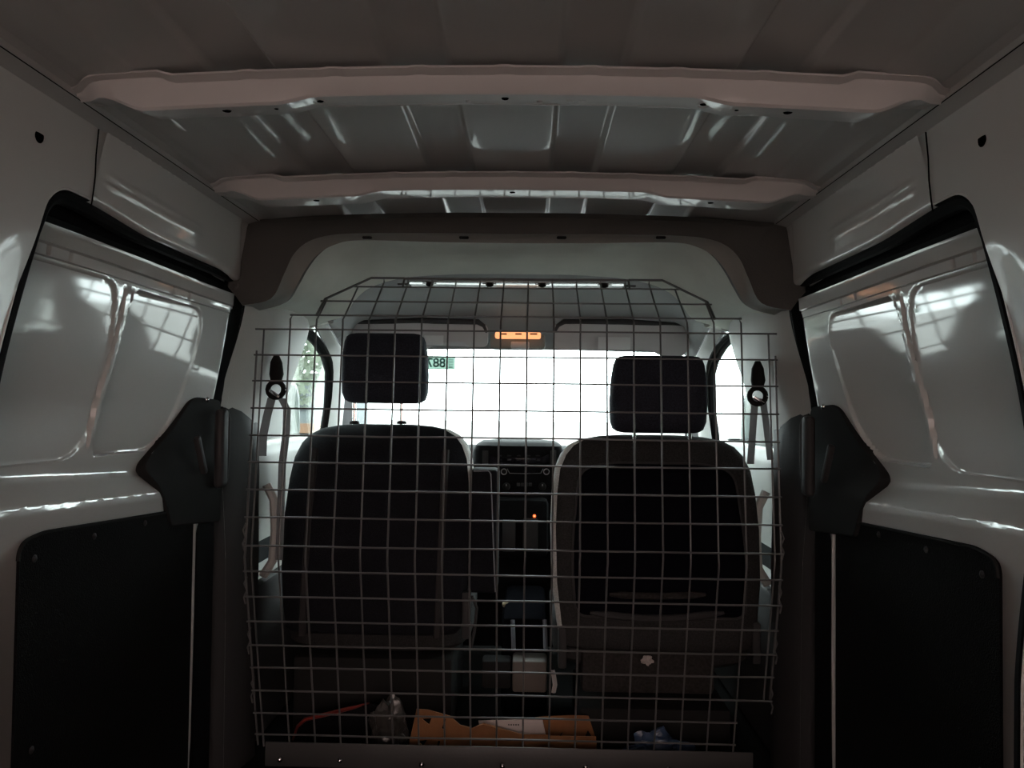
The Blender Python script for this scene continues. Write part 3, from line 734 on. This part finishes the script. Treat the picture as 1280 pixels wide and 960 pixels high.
SL = seat(-.367, 1.975, 2.085, at(480, 531, 2.10).z, .256, 'left front seat with plain charcoal cloth back and folded armrest', False)
SR = seat(.360, 1.885, 1.975, at(820, 545, 1.98).z, .264, 'right front seat with moulded black panel on its grey cloth back', True)
def headrest(S, px0, px1, py0, py1, Y, posts):
    a, b = at(px0, py0, Y), at(px1, py1, Y); cx = (a.x+b.x)/2; hw = (b.x-a.x)/2; H = a.z-b.z
    secs = []
    for t, wf, d in ((0, .72, .018), (.015, .84, .032), (.05, .93, .044), (.15, .985, .052), (.4, 1.0, .055), (.7, .975, .054), (.88, .93, .048), (.95, .89, .040), (.985, .82, .028), (1, .70, .014)):
        secs.append((cx, Y+.05-.012*t, b.z+H*t, hw*wf, d, 4.5))
    bm = bmesh.new(); rings_loft(bm, secs, 48); part(S, 'headrest', bm, M_FABH, 60)
    for px in posts:
        p = at(px, py1-4, Y+.05); q = at(px, py1+30, Y+.05)
        bm = bmesh.new(); add_tube(bm, [p, q], .0055, 10); part(S, 'headrest_post', bm, M_CHROME)
        q2 = at(px, py1+25, Y+.05); bm = bmesh.new(); disc(bm, q2, (0, 0, 1), .014, .008, 14, .002); part(S, 'post_collar', bm, M_BPLAS)
M_FABH = mat('navy_black_headrest_cloth', (.024, .026, .036), .9, bump=.6, bscale=500, var=.3, vscale=260, spec=.2)
headrest(SL, 425, 532, 415, 505, 2.13, (443, 502))
headrest(SR, 765, 887, 443, 543, 1.96, (793, 862))
# folded armrest of the left seat with a pale edge
a, b = at(592, 588, 2.02), at(621, 745, 2.02)
bm = bmesh.new(); add_box(bm, ((a.x+b.x)/2-.006, 2.09, (a.z+b.z)/2), (b.x-a.x+.012, .10, a.z-b.z), .012, seg=3); ar = part(SL, 'armrest', bm, M_FAB)
tube('armrest_piping', [at(x, y, 2.036) for x, y in ((592, 589), (610, 588.5), (612, 590), (613.5, 593), (615, 630), (617, 690), (619, 740))], .0016, mat('piping_grey', (.22, .22, .24), .6), None, 6); reparent(COL.objects[-1], SL)
bm = bmesh.new(); add_tube(bm, [at(590, 745, 1.95), at(596, 760, 1.95), at(593, 790, 1.95), at(588, 812, 1.95)], .004, 8); part(SL, 'recline_lever', bm, M_DPLAS)

# ------------------------------------------------------------------ seat belts
def belt(s, ax, ay, Yb, label, straps, tilt):
    c = at(ax, ay, Yb); B = empty('seat_belt', c); tag(B, label, 'seat belt', None)
    bm = bmesh.new(); rings_loft(bm, [(c.x, c.y, c.z+.0, .012, .012, 2.5), (c.x+.001, c.y, c.z+.02, .017, .016, 2.5), (c.x, c.y, c.z+.05, .014, .014, 2.5), (c.x, c.y, c.z+.068, .006, .008, 2.5)], 20)
    part(B, 'anchor_cover', bm, M_BPLAS, 50)
    rr = circle_pts(c+Vector((0, 0, -.018)), .020, 14)
    bm = bmesh.new(); add_tube(bm, rr, .0065, 8, False); part(B, 'guide_loop', bm, M_BPLAS)
    bm = bmesh.new(); add_tube(bm, [c+Vector((-.012, -.008, -.020)), c+Vector((0, -.010, -.028)), c+Vector((.012, -.008, -.036))], .004, 8); part(B, 'steel_slot', bm, M_CHROME)
    for pts, w_ in straps:
        bm = bmesh.new(); P3 = [at(*p) for p in pts]
        add_grid(bm, [[p+Vector((-w_/2, 0, 0)), p+Vector((w_/2, -.002, 0))] for p in P3]); solid(bm, .0016)
        part(B, 'webbing', bm, M_BELT)
belt(-1, 345, 478, 1.90, 'seat belt hanging from the left pillar guide, two dark straps', [(((340, 497, 1.90), (334, 520, 1.90), (329, 545, 1.90), (328, 570, 1.90)), .022), (((352, 498, 1.90), (359, 512, 1.90), (358, 540, 1.91), (353, 580, 1.92), (349, 700, 1.92)), .020)], 0)
belt(1, 947, 486, 1.90, 'seat belt hanging from the right pillar guide, straps forming a narrow V', [(((944, 497, 1.90), (942, 520, 1.90), (938, 580, 1.90)), .017), (((953, 498, 1.90), (957, 525, 1.90), (963, 575, 1.90)), .016)], 0)

# ------------------------------------------------------------------ sun visors, lamp, sticker
def visor(x0, x1, y0, y1, lab, card, s):
    Y = 2.60; a, b = at(x0, y0, Y), at(x1, y1, Y); V = empty('sun_visor', ((a.x+b.x)/2, Y, a.z)); tag(V, lab, 'sun visor', 'sun visors above the windscreen')
    O = round_poly([(a.x, b.z+.006), (b.x, b.z), (b.x, a.z), (a.x, a.z)], [.02, .02, .03, .03], 5)
    bm = solid(sheet(O, [], .02, lambda u, v: (u, Y - .02*(v-a.z)/.1 + .004*math.sin(u*22), v)), .014)
    part(V, 'visor_board', bm, M_VISOR, 50)
    rp = [Vector((a.x+.004, Y-.010, a.z-.004)), Vector(((a.x+b.x)/2, Y-.014, a.z+.004)), Vector((b.x-.035, Y-.012, a.z+.002)), Vector((b.x-.014, Y-.010, a.z-.012)), Vector((b.x-.004, Y-.010, a.z-.034))]
    if s > 0: rp = [Vector((a.x+.004, Y-.010, a.z-.034)), Vector((a.x+.014, Y-.010, a.z-.012)), Vector((a.x+.035, Y-.012, a.z+.002)), Vector(((a.x+b.x)/2, Y-.014, a.z+.003)), Vector((b.x-.004, Y-.010, a.z-.006))]
    tube('visor_rod', rp, [.006, .010, .010, .007, .004] if s < 0 else [.004, .007, .010, .010, .006], mat('visor_edge_dark', (.03, .03, .034), .6), None, 10); reparent(COL.objects[-1], V)
    c, d = at(card[0], card[1], Y-.016), at(card[2], card[3], Y-.016)
    bm = bmesh.new(); add_box(bm, ((c.x+d.x)/2, Y-.010, (c.z+d.z)/2), (d.x-c.x, .003, c.z-d.z), .001); part(V, 'label_panel', bm, mat('visor_label_grey', (.75, .77, .78), .5))
visor(437, 610, 402, 433, 'left grey sun visor, partly behind the left headrest', (530, 419, 554, 431), -1)
visor(692, 862, 403, 439, 'right grey sun visor above the right seat headrest', (748, 421, 788, 437), 1)
L = empty('roof_lamp', at(646, 420, 2.50)); tag(L, 'glowing amber roof lamp console between the two sun visors', 'lamp')
a, b = at(612, 421, 2.54), at(682, 437, 2.54)
pbox(L, 'lamp_console', ((a.x+b.x)/2, 2.56, (a.z+b.z)/2+.005), (b.x-a.x, .06, .05), mat('console_grey', (.22, .23, .22), .6), .012)
a, b = at(619, 415, 2.49), at(676, 424, 2.49)
O = round_poly([(a.x, b.z), (b.x, b.z), (b.x, a.z), (a.x, a.z)], .008, 5)
part(L, 'amber_lens', solid(sheet(O, [], .01, lambda u, v: (u, 2.49, v)), .01), emis('amber_lamp', (1, .42, .18), 1.15))
for px, wd in ((630, 7), (648, 8), (667, 9)):
    p = at(px, 417.5, 2.478); bm = bmesh.new(); add_box(bm, p, (wd/960*2.5, .004, .004)); part(L, 'lamp_switch', bm, M_BPLAS)
a = at(650, 430, 2.48); pbox(L, 'mirror_mount', a+Vector((0, .03, -.002)), (.060, .03, .022), M_VISOR, .004)

# registration sticker stuck to the windscreen, read from behind
def wind_y(z): return 2.76 + .75*(.215-z)/.47
a = at(526, 446, 2.86); b = at(569, 462, 2.86)
ST = empty('windscreen_sticker', ((a.x+b.x)/2, 2.86, (a.z+b.z)/2)); tag(ST, 'pale green registration sticker high on the windscreen, its numbers reading reversed', 'sticker')
ang = math.atan2(.75, .47)
M_STK = mat('pale_green_sticker', (.062, .085, .075), .7); M_INK = mat('dark_green_ink', (.012, .03, .026), .7)
# the sticker is see-through: thin translucent film
def film(name, col, mixf):
    m = bpy.data.materials.new(name); m.use_nodes = True; t = m.node_tree
    o = t.nodes['Material Output']; bs = t.nodes['Principled BSDF']; bs.inputs['Base Color'].default_value = (*col, 1)
    tl = t.nodes.new('ShaderNodeBsdfTranslucent'); tl.inputs[0].default_value = (*col, 1)
    mx = t.nodes.new('ShaderNodeMixShader'); mx.inputs[0].default_value = mixf
    t.links.new(bs.outputs[0], mx.inputs[1]); t.links.new(tl.outputs[0], mx.inputs[2]); t.links.new(mx.outputs[0], o.inputs[0]); return m
M_STK = film('pale_green_film', (.38, .47, .43), .75); M_INK = film('green_ink', (.10, .16, .15), .75)
cz = (a.z+b.z)/2; cx = (a.x+b.x)/2; W_ = b.x-a.x; H_ = a.z-b.z
bm = bmesh.new(); add_box(bm, (cx, 2.86, cz), (W_, .001, H_)); part(ST, 'film', bm, M_STK)
def glyph(txt, c, size, name):
    cu = bpy.data.curves.new(name, 'FONT'); cu.body = txt; cu.size = size; cu.extrude = .0004; cu.align_x = 'CENTER'; cu.align_y = 'CENTER'; cu.offset = size*.022
    o = bpy.data.objects.new(name, cu); COL.objects.link(o)
    o.matrix_world = Matrix.Translation(c) @ rotz(PI) @ rotx(PI/2)
    bpy.context.view_layer.update()
    me = bpy.data.meshes.new_from_object(o.evaluated_get(bpy.context.evaluated_depsgraph_get())); M = o.matrix_world.copy()
    bpy.data.objects.remove(o); me.transform(M); me.materials.clear(); 
    return link(name, me, M_INK, smooth=False)
g = glyph('887', (cx-.007, 2.8585, cz), H_*1.02, 'numerals'); reparent(g, ST)
for i in range(6):
    bm = bmesh.new(); add_box(bm, (cx+W_*.37, 2.8585, cz+H_*(.32-.13*i)), (W_*.13, .0008, H_*.05)); part(ST, 'print_line', bm, M_INK)
bm = bmesh.new()
for dz in (-1, 1): add_box(bm, (cx, 2.8585, cz+dz*H_*.48), (W_, .0008, .0015))
part(ST, 'print_border', bm, M_INK)

# ------------------------------------------------------------------ welded mesh cargo barrier
G = empty('cargo_barrier', (0, 1.79, -.86)); tag(G, 'welded grey wire mesh cargo barrier bolted across the van behind the seats', 'barrier')
BEND = [(1.905, .301), (1.735, .188), (1.68, -.343), (1.79, -.800)]   # (y, z) top to bottom
def by(z):
    for (y0, z0), (y1, z1) in zip(BEND, BEND[1:]):
        if z >= z1: return lerp(y0, y1, (z0-z)/(z0-z1)) if z <= z0 else y0
    return BEND[-1][0]
def row_z(py):   # a horizontal wire sits where it crosses the bent profile
    best = None
    for i in range(2400):
        z = .31 - i*.0005; p = at(647, py, by(z))
        if best is None or abs(p.z-z) < best[0]: best = (abs(p.z-z), z)
    return best[1]
WR = .0021
def vwire(x, ztop, zbot, r=WR, dy=0):
    zs = [ztop] + [z for _, z in BEND if zbot < z < ztop] + [zbot]
    # soften the bends
    pts = []
    for z in zs:
        if z in (ztop, zbot): pts.append((x, by(z)+dy, z))
        else: pts += [(x, by(z+.012)+dy, z+.012), (x, by(z)+dy, z), (x, by(z-.012)+dy, z-.012)]
    jit = random.Random(int(x*1000)+77)
    pts = [(px_+jit.uniform(-.0006, .0006), y, z) for px_, y, z in pts]
    reparent(tube('wire', pts, r, M_WIRE, None, 8), G)
def hwire(z, x0, x1, r=WR, dy=-.004):
    jit = random.Random(int(z*1000)+5); n = 8
    pts = [(lerp(x0, x1, i/n), by(z)+dy, z+jit.uniform(-.0006, .0006)) for i in range(n+1)]
    reparent(tube('wire', pts, r, M_WIRE, None, 8), G)
rows = [336, 346, 360.5, 379, 396.5, 414.5, 447, 479.5, 514, 548, 582, 616.5, 651, 687, 719.5, 751, 782, 812, 840, 869, 897, 924]
zr = [row_z(p) for p in rows]
ext = {0: .279, 1: .365, 2: .40, 3: .462, 4: .515}
for i, z in enumerate(zr):
    e = ext.get(i, .588)
    if i == 0: hwire(z, -e, e, .003)
    elif i >= 20: hwire(z, -.588, .514)
    else: hwire(z, -e, e)
for k in range(10):
    x = .03+.06*k
    top = zr[0] if k < 5 else {5: zr[1], 6: zr[2], 7: zr[3]+.006, 8: zr[4], 9: zr[5]}[k]
    for s in (1, -1):
        vwire(s*x, top, -.80 if (k < 9 or s < 0) else zr[19])
for s in (1, -1):
    vwire(s*.586, zr[6]+.01, zr[19] if s > 0 else -.80, .0024, .006)
    # sloping corner frame, side clips
    z1, z3 = zr[1]+.001, zr[3]+.007
    pts = [(s*.279, by(z1)-.002, z1), (s*.362, by(z1)-.002, z1), (s*.455, by(z3)-.002, z3), (s*.455, by(zr[4])-.002, zr[4])]
    reparent(tube('corner_frame', pts, .003, M_WIRE, None, 8), G)
    reparent(tube('top_end', [(s*.279, by(zr[0]), zr[0]), (s*.279, by(zr[2]), zr[2])], .0028, M_WIRE, None, 8), G)
    for z in (-.30, -.42, -.54, -.66):
        pts = [(s*.586, by(z)+.004, z+.03), (s*.592, by(z)+.004, z+.015), (s*.586, by(z)+.004, z), (s*.592, by(z)+.004, z-.015), (s*.588, by(z)+.004, z-.03)]
        reparent(tube('side_clip', pts, .002, M_WIRE, None, 6), G)
bm = bmesh.new(); add_box(bm, (0, 1.945, .3035), (.545, .085, .0016), .0006); part(G, 'top_flange', bm, M_STEEL)
bm = bmesh.new(); add_tube(bm, [(-.30, 1.93, .300), (-.27, 1.925, .300)], .0025, 6); part(G, 'flange_hook', bm, M_WIRE)
bm = bmesh.new(); add_tube(bm, [(.30, 1.93, .300), (.27, 1.925, .300)], .0025, 6); part(G, 'flange_hook', bm, M_WIRE)
for px in (537, 612, 678, 756):
    p = at(px, 341, 1.915); bm = bmesh.new(); disc(bm, (p.x, 1.92, .303), (0, 0, -1), .010, .007, 12, .003); part(G, 'flange_bolt', bm, M_BPLAS)
    bm = bmesh.new(); add_box(bm, (p.x, 1.915, .3005), (.035, .004, .002)); part(G, 'bolt_washer', bm, M_WIRE)
bm = bmesh.new(); add_box(bm, (-.005, 1.785, -.815), (1.12, .004, .055), .001); add_box(bm, (-.005, 1.81, -.84), (1.12, .05, .004), .001); part(G, 'floor_bracket', bm, M_BRKT)
for px, py in ((350, 949), (425, 950), (527, 955), (628, 957), (732, 958), (835, 961)):
    p = at(px, py, 1.778); bm = bmesh.new(); disc(bm, p, (0, -1, 0), .0065, .004, 12, .003); bo = part(G, 'bracket_bolt', bm, M_CHROME)
    
# ------------------------------------------------------------------ things lying on the floor behind the seats
def crumple(name, c, r, seed, m, amp=.35, sub=4, flat=0.0):
    bm = bmesh.new(); bmesh.ops.create_icosphere(bm, subdivisions=sub, radius=1.0)
    for v in bm.verts:
        p = v.co.copy(); n1 = noise.noise(p*1.7+Vector((seed, 0, 0))); n2 = abs(noise.noise(p*4.1+Vector((0, seed, 0)))); n3 = abs(noise.noise(p*9+Vector((seed, seed, 0))))
        v.co = p*(1+amp*(n1+.7*n2+.35*n3-.3)); v.co = Vector((v.co.x*r[0], v.co.y*r[1], v.co.z*r[2])) + Vector(c)
        if v.co.z < -.879: v.co.z = -.879
    return link(name, bm, m, angle=25)
BX = empty('cardboard_box', at(620, 950, 1.93)); tag(BX, 'opened brown cardboard box with triangular cut-outs on the floor behind the grille', 'box')
def card(name, pts, Y, holes, lean=0.0, yaw=0.0, th=.004):
    z0 = -.872
    W = [at(x, y, Y) for x, y in pts]; O = [(p.x, max(p.z, z0)) for p in W]
    HH = [[(at(x, y, Y).x, at(x, y, Y).z) for x, y in h] for h in holes]
    xm = sum(p[0] for p in O)/len(O)
    bm = sheet(O, HH, .02, lambda u, v: (u, Y + lean*(v-z0) + yaw*(u-xm), v)); solid(bm, th)
    return part(BX, name, bm, M_CARD, 30)
card('side_panel', [(508, 950), (512, 925), (520, 888), (534, 889), (562, 897), (575, 908), (590, 912), (604, 906), (655, 921), (655, 962), (508, 962)], 1.86,
     [[(527, 900), (539, 899), (536, 907)], [(552, 912), (556, 900), (557, 901), (554, 913)], [(523, 927), (534, 925), (529, 933)], [(544, 940), (548, 926), (550, 927), (547, 941)]], .10, .03)
card('front_flap', [(600, 925), (680, 925), (745, 926), (745, 962), (600, 962)], 1.855, [], .35, .0)
card('end_panel', [(664, 899), (736, 897), (746, 928), (746, 950), (660, 950)], 1.93,
     [[(668, 922), (672, 915), (676, 922)], [(699, 921), (703, 916), (704, 917), (701, 922)], [(731, 922), (735, 914), (740, 922)]], .12, .02)
card('long_flap', [(735, 945), (768, 948), (776, 962), (735, 962)], 1.84, [], .5, 0)
pbox(BX, 'box_floor', (at(630, 950, 1.90).x, 1.90, -.874), (.40, .09, .006), M_CARD, .001)
PR = empty('paper_sheet', at(640, 915, 1.90)); tag(PR, 'white printed sheet of paper lying in the open cardboard box', 'paper')
W = [at(x, y, 1.895) for x, y in ((598, 901), (678, 900), (684, 926), (672, 935), (640, 935), (618, 912), (600, 909))]
bm = sheet([(p.x, p.z) for p in W], [], .02, lambda u, v: (u, 1.895+.2*(v+.80)+.004*math.sin(u*30), v)); solid(bm, .0012); part(PR, 'sheet', bm, M_PAPER)
for i in range(5):
    p = at(636+i*3, 906, 1.8925+.2*(at(640, 906, 1.895).z+.80)); bm = bmesh.new(); add_box(bm, p, (.0035, .0006, .003)); part(PR, 'print_mark', bm, M_DPLAS)
M_BAG = mat('smoky_plastic_bag', (.03, .027, .024), .3, bump=.8, bscale=30, spec=.6)
tag(crumple('plastic_bag', at(484, 915, 1.872), (.050, .026, .075), 3.1, M_BAG, .45), 'crumpled smoky plastic bag leaning against the cardboard box', 'bag')
M_BLUE = mat('blue_plastic_bag', (.03, .06, .12), .3, bump=.8, bscale=40)
tag(crumple('blue_bag', at(822, 938, 1.885), (.072, .018, .045), 8.3, M_BLUE, .5), 'crumpled dark blue plastic bag to the right of the cardboard box', 'bag')
tag(crumple('blue_wrapper', at(884, 958, 1.875), (.022, .018, .022), 5.3, M_BLUE, .5), 'small dark blue wrapper farthest right on the floor behind the grille', 'wrapper')
R_ = empty('red_folder', at(420, 900, 1.92)); tag(R_, 'dark folder with a red edge, left of the smoky plastic bag', 'folder')
p0, p1 = at(378, 893, 1.93), at(462, 878, 1.95)
bm = bmesh.new(); pts = [at(366, 925, 1.92), at(372, 908, 1.92), at(382, 899, 1.92), at(420, 890, 1.93), at(462, 879, 1.94)]
add_tube(bm, pts, [.003, .004, .005, .0055, .003], 8); part(R_, 'red_edge', bm, mat('red_plastic', (.16, .02, .015), .35))
W = [(p.x, p.z) for p in pts] + [(at(500, 890, 1.93).x, at(500, 890, 1.93).z), (at(500, 950, 1.93).x, -.872), (at(366, 950, 1.93).x, -.872)]
bm = sheet(W, [], .03, lambda u, v: (u, 1.935+.01*math.sin(u*12), v)); solid(bm, .01); part(R_, 'cover', bm, M_DASH)
tag(crumple('crumpled_tissue', at(809, 825, 1.87), (.013, .008, .012), 2.2, M_PAPER, .6, 3), 'crumpled white tissue stuck on the right seat base', 'tissue')
T = [at(691, 837, 1.90), at(693, 848, 1.90), at(694, 856, 1.90), at(692, 866, 1.90)]
bm = bmesh.new(); add_grid(bm, [[p+Vector((-.006, 0, 0)), p+Vector((.0, -.003, 0)), p+Vector((.005, 0, 0))] for p in T]); solid(bm, .001)
tag(link('paper_tag', bm, M_PAPER), 'narrow white paper tag hanging between the seats beside the right seat base', 'tag')

# ------------------------------------------------------------------ outside, seen through the side glass
def tree(x, y, r, h, label, seed):
    t = empty('tree', (x, y, GZ)); tag(t, label, 'tree')
    bm = bmesh.new(); add_tube(bm, [(x, y, GZ), (x+.1, y, GZ+h*.5), (x, y, GZ+h*.8)], [.22, .16, .08], 8); part(t, 'trunk', bm, mat('bark', (.10, .08, .06), .9))
    bm = bmesh.new()
    rr = random.Random(seed)
    for i in range(1400):
        th = rr.uniform(0, 2*PI); ph = math.acos(rr.uniform(-1, 1)); q = r*rr.uniform(.6, 1)*(1+.25*noise.noise(Vector((math.cos(th), math.sin(th), ph))*2))
        c = Vector((x+q*math.sin(ph)*math.cos(th), y+q*math.sin(ph)*math.sin(th), GZ+h*.72+q*.75*math.cos(ph)))
        u = Vector((rr.gauss(0, 1), rr.gauss(0, 1), rr.gauss(0, 1))).normalized()*.14; v = u.orthogonal().normalized()*.07
        bm.faces.new([bm.verts.new(c-u), bm.verts.new(c+v), bm.verts.new(c+u), bm.verts.new(c-v)])
    o = part(t, 'foliage', bm, mat('leaf_green', (.13, .15, .11), .7)); o['kind'] = 'stuff'
tree(-5.6, 15.5, 1.9, 3.6, 'hazy green tree outside beyond the left side window', 3)
BLD = empty('far_building', (-9.5, 26, GZ)); tag(BLD, 'low grey building outside beyond the left side window', 'building')
pbox(BLD, 'wall', (-8.6, 26, GZ+1.0), (5.0, 6, 2.4), mat('grey_cladding', (.10, .11, .115), .9), 0)
pbox(BLD, 'orange_band', (-8.6, 22.95, GZ+.62), (5.0, .1, .35), mat('orange_band', (.16, .085, .05), .8), 0)
pbox(BLD, 'roof', (-8.6, 26, GZ+2.25), (5.3, 6.3, .12), mat('roof_grey', (.08, .08, .08), .9), 0)
for i in range(4):
    pbox(BLD, 'window', (-10.4+i*1.2, 22.97, GZ+1.5), (.7, .08, .6), mat('dark_pane', (.03, .035, .04), .2), 0)

# ------------------------------------------------------------------ sub-parts: hang small pieces on the part they belong to (all parts share world coordinates)
bpy.context.view_layer.update()
def centre(o):
    c = [Vector(b) for b in o.bound_box]; return o.matrix_world @ (sum(c, Vector())/8)
for kid, host in (('headrest_post', 'headrest'), ('post_collar', 'headrest'), ('pointer', 'climate_knob'), ('knob_ring', 'volume_knob'), ('bolt_washer', 'flange_bolt'),
                  ('panel_rim', 'back_panel'), ('armrest_piping', 'armrest'), ('light_symbol', 'warning_light'), ('lamp_switch', 'amber_lens'), ('steel_slot', 'guide_loop'), ('button', 'centre_stack')):
    hosts = [o for o in COL.objects if o.name.split('.')[0] == host]
    for o in [o for o in COL.objects if o.name.split('.')[0] == kid]:
        c = centre(o); h = min(hosts, key=lambda q: (centre(q)-c).length)
        if o.parent == h.parent:
            o.parent = h; o.matrix_parent_inverse = Matrix.Identity(4)
